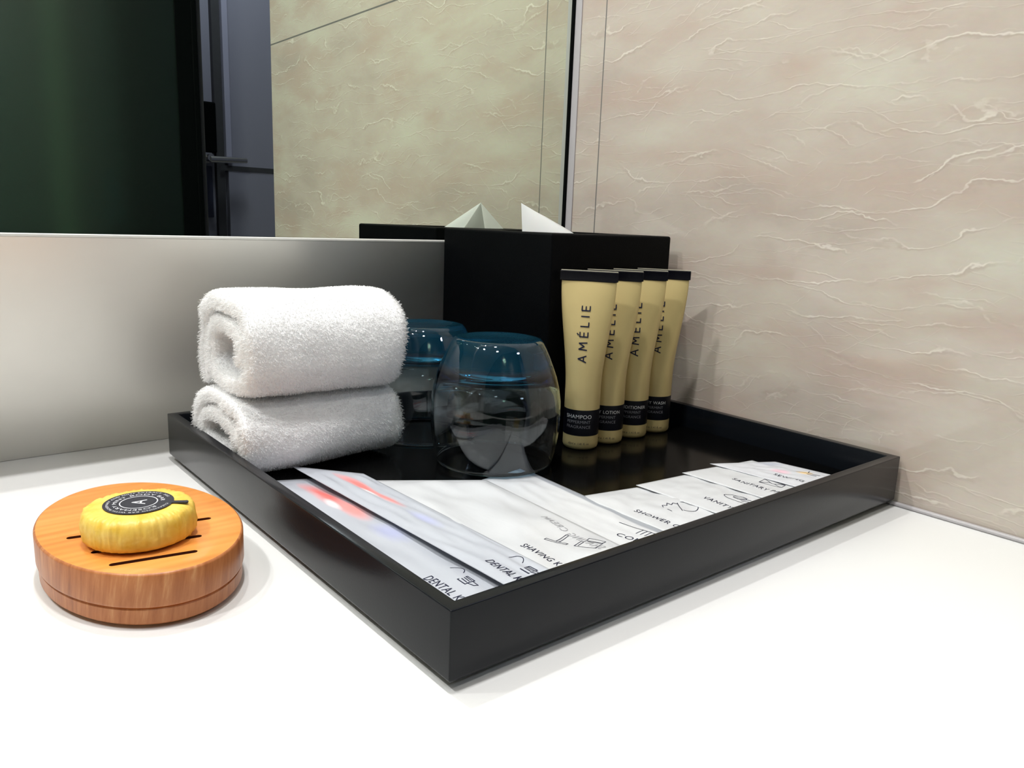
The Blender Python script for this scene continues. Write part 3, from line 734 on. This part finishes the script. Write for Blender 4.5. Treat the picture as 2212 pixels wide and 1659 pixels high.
def lettering(draw, s, px0, px1, z, size, mat='ink', nm='lettering', mirror=False, bold=.00005):
    a = Vector(wxy(*px0, z)); b = Vector(wxy(*px1, z)); ang = math.atan2((b-a).y, (b-a).x)
    v, f = text_geo(s, size, 1.1, 'LEFT', bold); k = (b-a).length/max(p.x for p in v)
    draw(nm, ([Vector((p.x*k, p.y)) for p in v], f), (a.x, a.y), ang, mat, mirror); return a, ang
def icon(draw, segs, pc, ang, z, sc_, wd, mat='ink', nm='icon'):
    c0 = wxy(*pc, z); g = []
    for pts, closed in segs: g.append(line_geo([(x*sc_, y*sc_) for x, y in pts], wd, closed))
    draw(nm, merge(*g), c0, ang, mat)
lettering(d1, 'DENTAL KIT', (912, 1244), (1001, 1304), TZ+.003, .0080, 'ink')
lettering(d2, 'DENTAL KIT', (1046, 1210), (1130, 1262), TZ+.008, .0080, 'ink')
lettering(d3, 'SHAVING KIT', (1122, 1179), (1218, 1223), TZ+.006, .0075, 'ink')
lettering(d3, 'SHAVING CREAM', (1296, 1190), (1168, 1111), TZ+.006, .0075, 'pale_ink', 'show_through_lettering', mirror=True, bold=-.00004)
lettering(d4, 'COMB', (1328, 1152), (1398, 1176), TZ+.002, .0070)
lettering(d5, 'SHOWER CAP', (1368, 1097), (1486, 1141), TZ+.003, .0068)
lettering(d6, 'VANITY KIT', (1516, 1073), (1612, 1108), TZ+.004, .0068)
lettering(d7, 'SANITARY PACK', (1580, 1032), (1706, 1072), TZ+.0055, .0066)
lettering(d8, 'SEWING KIT', (1670, 1021), (1770, 1045), TZ+.007, .0062)
tbrush = [(arc(0, 0, .30, .55, 2.6, .6), False)]
paste = [([(0, 0), (.34, -.08), (.36, .28), (.05, .34)], True), ([(.06, .1), (.3, .03)], False), ([(.06, .2), (.3, .13)], False), ([(.34, 0), (.55, .02), (.6, .14), (.36, .2)], False), ([(.05, .28), (.3, .22)], False)]
for dd, pa, pb, z in ((d1, (972, 1237), (988, 1251), TZ+.003), (d2, (1101, 1212), (1124, 1225), TZ+.008)):
    icon(dd, tbrush, pa, DN+.2, z, .018, .00045); icon(dd, paste, pb, DN+.2, z, .020, .0006, nm='icon')
razor = [([(0, 0), (0, .08), (.46, .14), (.46, .06)], True), ([(.2, .10), (.16, .55), (.22, .56), (.27, .10)], False),
         ([(.62, .10), (.60, .42), (1.02, .50), (1.06, .16)], True), ([(.66, .5), (.64, .64), (.98, .70), (1.0, .52)], True), ([(.68, .15), (.67, .38)], False)]
icon(d3, razor, (1176, 1160), DN+.25, TZ+.006, .030, .0005)
comb = [([(-.6, 0), (.1, .05), (.9, .0)], False)]+[([(.15+.13*i, .04), (.13+.13*i, -.26)], False) for i in range(6)]
icon(d4, comb, (1378, 1140), DN+.1, TZ+.002, .024, .0005)
cap = [([(0, 0), (-.1, .1), (.0, .18), (-.08, .3), (.06, .32), (.02, .45), (.16, .5)], False), ([(.1, .55), (.55, .12)], False), (arc(.42, .50, .34, .34, 2.6, -1.2), False), ([(.2, -.08), (.36, -.12)], False)]
icon(d5, cap, (1433, 1091), DN+.1, TZ+.003, .024, .00055)
van = [(arc(.4, .18, .42, .2, 2.8, 5.9), False), ([(0, .25), (.1, .4), (.3, .36)], False), (arc(.42, .28, .2, .12, 0, 6.28), True), ([(.25, .2), (.62, .36)], False), ([(.4, .14), (.75, .33)], False), ([(.55, .1), (.82, .25)], False)]
icon(d6, van, (1560, 1070), DN+.1, TZ+.004, .024, .0005)
san = [([(0, 0), (.75, .02), (.72, .36), (.03, .34)], True), ([(.03, .34), (.36, .15), (.72, .36)], False), ([(0, 0), (.28, .17)], False), ([(.75, .02), (.46, .17)], False)]
icon(d7, san, (1640, 1037), DN+.12, TZ+.0055, .023, .0005)
sew = [([(0, 0), (.5, .08), (.9, .1)], False), ([(.45, .08), (.38, .35)], False), ([(.45, -.05), (.8, .0)], False)]
icon(d8, sew, (1720, 1013), DN+.12, TZ+.007, .020, .0005)

# ------------------------------------------------------------------ soap dish and soap
DC = (-.4965, -.1858); DA, DB, DTH = .0513, .0765, .03
dish = empty('soap_dish', (DC[0], DC[1], 0), DTH); tag(dish, 'two layer oval orange wood soap dish on the white counter', 'soap dish')
def oval(name, prof, par, n=128):
    """prof: (inset, z) rings of an oval block"""
    V = []; Fc = []; fm = []
    for ins, z in prof:
        for i in range(n):
            a = 2*math.pi*i/n; V.append(((DA-ins)*math.cos(a), (DB-ins)*math.sin(a), z))
    for j in range(len(prof)-1):
        for i in range(n): Fc.append((j*n+i, j*n+(i+1) % n, (j+1)*n+(i+1) % n, (j+1)*n+i)); fm.append(1)
    Fc.append(list(range(n))[::-1]); fm.append(0); Fc.append([(len(prof)-1)*n+i for i in range(n)]); fm.append(0)
    return mesh(name, V, Fc, None, par, mats=[MAT['wood_top'], MAT['wood_side']], fm=fm)
low = oval('dish_base', [(.0026, .0021), (.0012, .0033), (.0010, .0105), (.0016, .0112)], dish)
ft = bmesh.new(); bmesh.ops.create_cone(ft, cap_ends=True, segments=64, radius1=1, radius2=1, depth=.0021, matrix=Matrix.Translation((0, 0, .00105)))
for v in ft.verts: v.co.x *= .043; v.co.y *= .064
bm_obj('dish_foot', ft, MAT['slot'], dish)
up = oval('draining_lid', [(.0010, .0118), (.0003, .0124), (0, .0136), (0, .0286), (.0004, .0295), (.0012, .0300)], dish)
ca, sa = math.cos(DTH), math.sin(DTH)
def dl(px, py): p = at(px, py, z=.030); x, y = p.x-DC[0], p.y-DC[1]; return Vector((x*ca+y*sa, -x*sa+y*ca))
for a, b in (((235, 1221), (427, 1190)), ((196, 1194), (436, 1157)), ((143, 1163), (456, 1119))):
    A, B = dl(*a), dl(*b); d = B-A; Lh = d.length/2; mid = (A+B)/2; ang = math.atan2(d.y, d.x)
    cb = bmesh.new(); hw = .0018; ring = []
    for z in (.0160, .0330):
        r = []
        for i in range(9): t = -math.pi/2+math.pi*i/8; r.append(cb.verts.new((Lh-hw+hw*math.cos(t), hw*math.sin(t), z)))
        for i in range(9): t = math.pi/2+math.pi*i/8; r.append(cb.verts.new((-Lh+hw+hw*math.cos(t), hw*math.sin(t), z)))
        ring.append(r)
    for i in range(18): cb.faces.new((ring[0][i], ring[0][(i+1) % 18], ring[1][(i+1) % 18], ring[1][i]))
    cb.faces.new(ring[0][::-1]); cb.faces.new(ring[1])
    bmesh.ops.transform(cb, matrix=Matrix.Translation((mid.x, mid.y, 0))@Matrix.Rotation(ang, 4, 'Z'), verts=cb.verts)
    cc = bm_obj('cut', cb, MAT['slot'], dish); boolean(up, cc)
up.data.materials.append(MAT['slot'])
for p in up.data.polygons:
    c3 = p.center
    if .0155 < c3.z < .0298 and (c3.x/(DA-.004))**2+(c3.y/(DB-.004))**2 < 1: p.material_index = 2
autosmooth(up, 40); autosmooth(low, 40)
SP = (-.5016, -.2075)
soap = empty('wrapped_soap', (SP[0], SP[1], .0302), 0); tag(soap, 'round soap in pleated yellow paper lying on the wooden dish', 'soap')
V = []; Fc = []; n = 240
prof = [(0, .0000), (.018, .0000), (.0240, .0004), (.0268, .0020), (.0278, .0045), (.0280, .0080), (.0279, .0120), (.0273, .0150), (.0262, .0168), (.0245, .0179), (.0215, .0184), (.0200, .0186), (.0185, .0187), (.015, .0187), (.008, .0187), (0, .0187)]
for r, z in prof:
    for i in range(n):
        a = 2*math.pi*i/n
        k = max(0, min(1, (r-.0195)/.006))*(1 if z > .001 else .2)
        rd = lambda x, y, s_: 1-min(1, abs(noise.noise(Vector((x, y, s_))))*5)
        cr = rd(math.cos(a)*9, math.sin(a)*9, 1.5)+.6*rd(math.cos(a)*21, math.sin(a)*21, 4.2)
        fa = rd(math.cos(a)*4+z*120, math.sin(a)*4, z*170)+.5*rd(math.cos(a)*8, math.sin(a)*8-z*200, z*60)
        pl = .00045*cr+.0007*fa if 1 else abs(math.sin(a*23+1.5*math.sin(a*3)))*.00050+noise.noise(Vector((math.cos(a)*5, math.sin(a)*5, z*90)))*.0006+noise.noise(Vector((math.cos(a)*16, math.sin(a)*16, z*160)))*.00035
        rr = r+k*pl; zz = z+(k*(.0006*cr) if z > .0165 else 0)
        V.append((rr*math.cos(a), rr*math.sin(a), zz))
for j in range(len(prof)-1):
    for i in range(n): Fc.append((j*n+i, j*n+(i+1) % n, (j+1)*n+(i+1) % n, (j+1)*n+i))
so = mesh('paper_wrap', V, Fc, MAT['paper'], soap, smooth=True)
bm = bmesh.new(); bm.from_mesh(so.data); bmesh.ops.remove_doubles(bm, verts=bm.verts, dist=1e-5); bmesh.ops.recalc_face_normals(bm, faces=bm.faces); bm.to_mesh(so.data); bm.free()
ZS = .0193
def heading(a, b): q = at(*b, z=.049)-at(*a, z=.049); return math.atan2(q.y, q.x)
LA = heading((316.7, 1083), (282, 1083)); LV = heading((299, 1095), (299, 1077))+math.pi/2
LA = (LA+LV+(2*math.pi if LV-LA < -math.pi else 0))/2         # the letter's upward direction
bm = bmesh.new(); bmesh.ops.create_cone(bm, cap_ends=True, segments=96, radius1=.0176, radius2=.0176, depth=.00016, matrix=Matrix.Translation((0, 0, ZS-.00008)))
tabv = []
ta = heading((299, 1086), (401, 1084.5))
for z in (ZS-.0005, ZS+.0001):
    r = []
    for x, y in [(.0168, -.0016), (.0236, -.0016)]+[(.0236+.0020*math.cos(t), .0020*math.sin(t)) for t in [(-math.pi/2+math.pi*i/8) for i in range(1, 8)]]+[(.0236, .0016), (.0168, .0016)]:
        r.append(bm.verts.new((x*math.cos(ta)-y*math.sin(ta), x*math.sin(ta)+y*math.cos(ta), z+(.0001 if x > .022 else 0))))
    tabv.append(r)
k = len(tabv[0])
for i in range(k): bm.faces.new((tabv[0][i], tabv[0][(i+1) % k], tabv[1][(i+1) % k], tabv[1][i]))
bm.faces.new(tabv[1]); bm.faces.new(tabv[0][::-1])
stick = bm_obj('sticker', bm, MAT['black_sticker'], soap)
def ring_geo(r, wd, n=96):
    V = []; Fc = []
    for i in range(n):
        a = 2*math.pi*i/n
        for q in (r-wd/2, r+wd/2): V.append((q*math.cos(a), q*math.sin(a)))
    for i in range(n): a = 2*i; b = 2*((i+1) % n); Fc.append((a, a+1, b+1, b))
    return V, Fc
def ring_text(s, r, size, a0, bold=.00002, spacing=1.1, span=None):
    v, f = text_geo(s, size, spacing, 'LEFT', bold); w_ = max(p.x for p in v); k = (span*r/w_) if span else 1
    return [((r+p.y)*math.cos(a0-p.x*k/r), (r+p.y)*math.sin(a0-p.x*k/r)) for p in v], f
def on_sticker(nm, g, mat='sticker_white'): return mesh(nm, [(p[0], p[1], ZS+.00008) for p in g[0]], g[1], MAT[mat], stick)
on_sticker('ring_line', ring_geo(.0093, .00055)); 
v, f = text_geo('A', .0105, 1, 'CENTER', .00012); w2 = LA-math.pi/2
on_sticker('letter', ([((p.x)*math.cos(w2)-(p.y-.0037)*math.sin(w2), (p.x)*math.sin(w2)+(p.y-.0037)*math.cos(w2)) for p in v], f))
up0 = LA
on_sticker('ring_lettering', ring_text('ROSEMARY MINT BODY BAR', .0110, .0029, up0+2.5, span=5.6))
on_sticker('small_lettering', ring_text('CLEANSING BAR WITH ROSEMARY AND MINT EXTRACT  30G', .0148, .0019, up0+2.9, span=5.6))
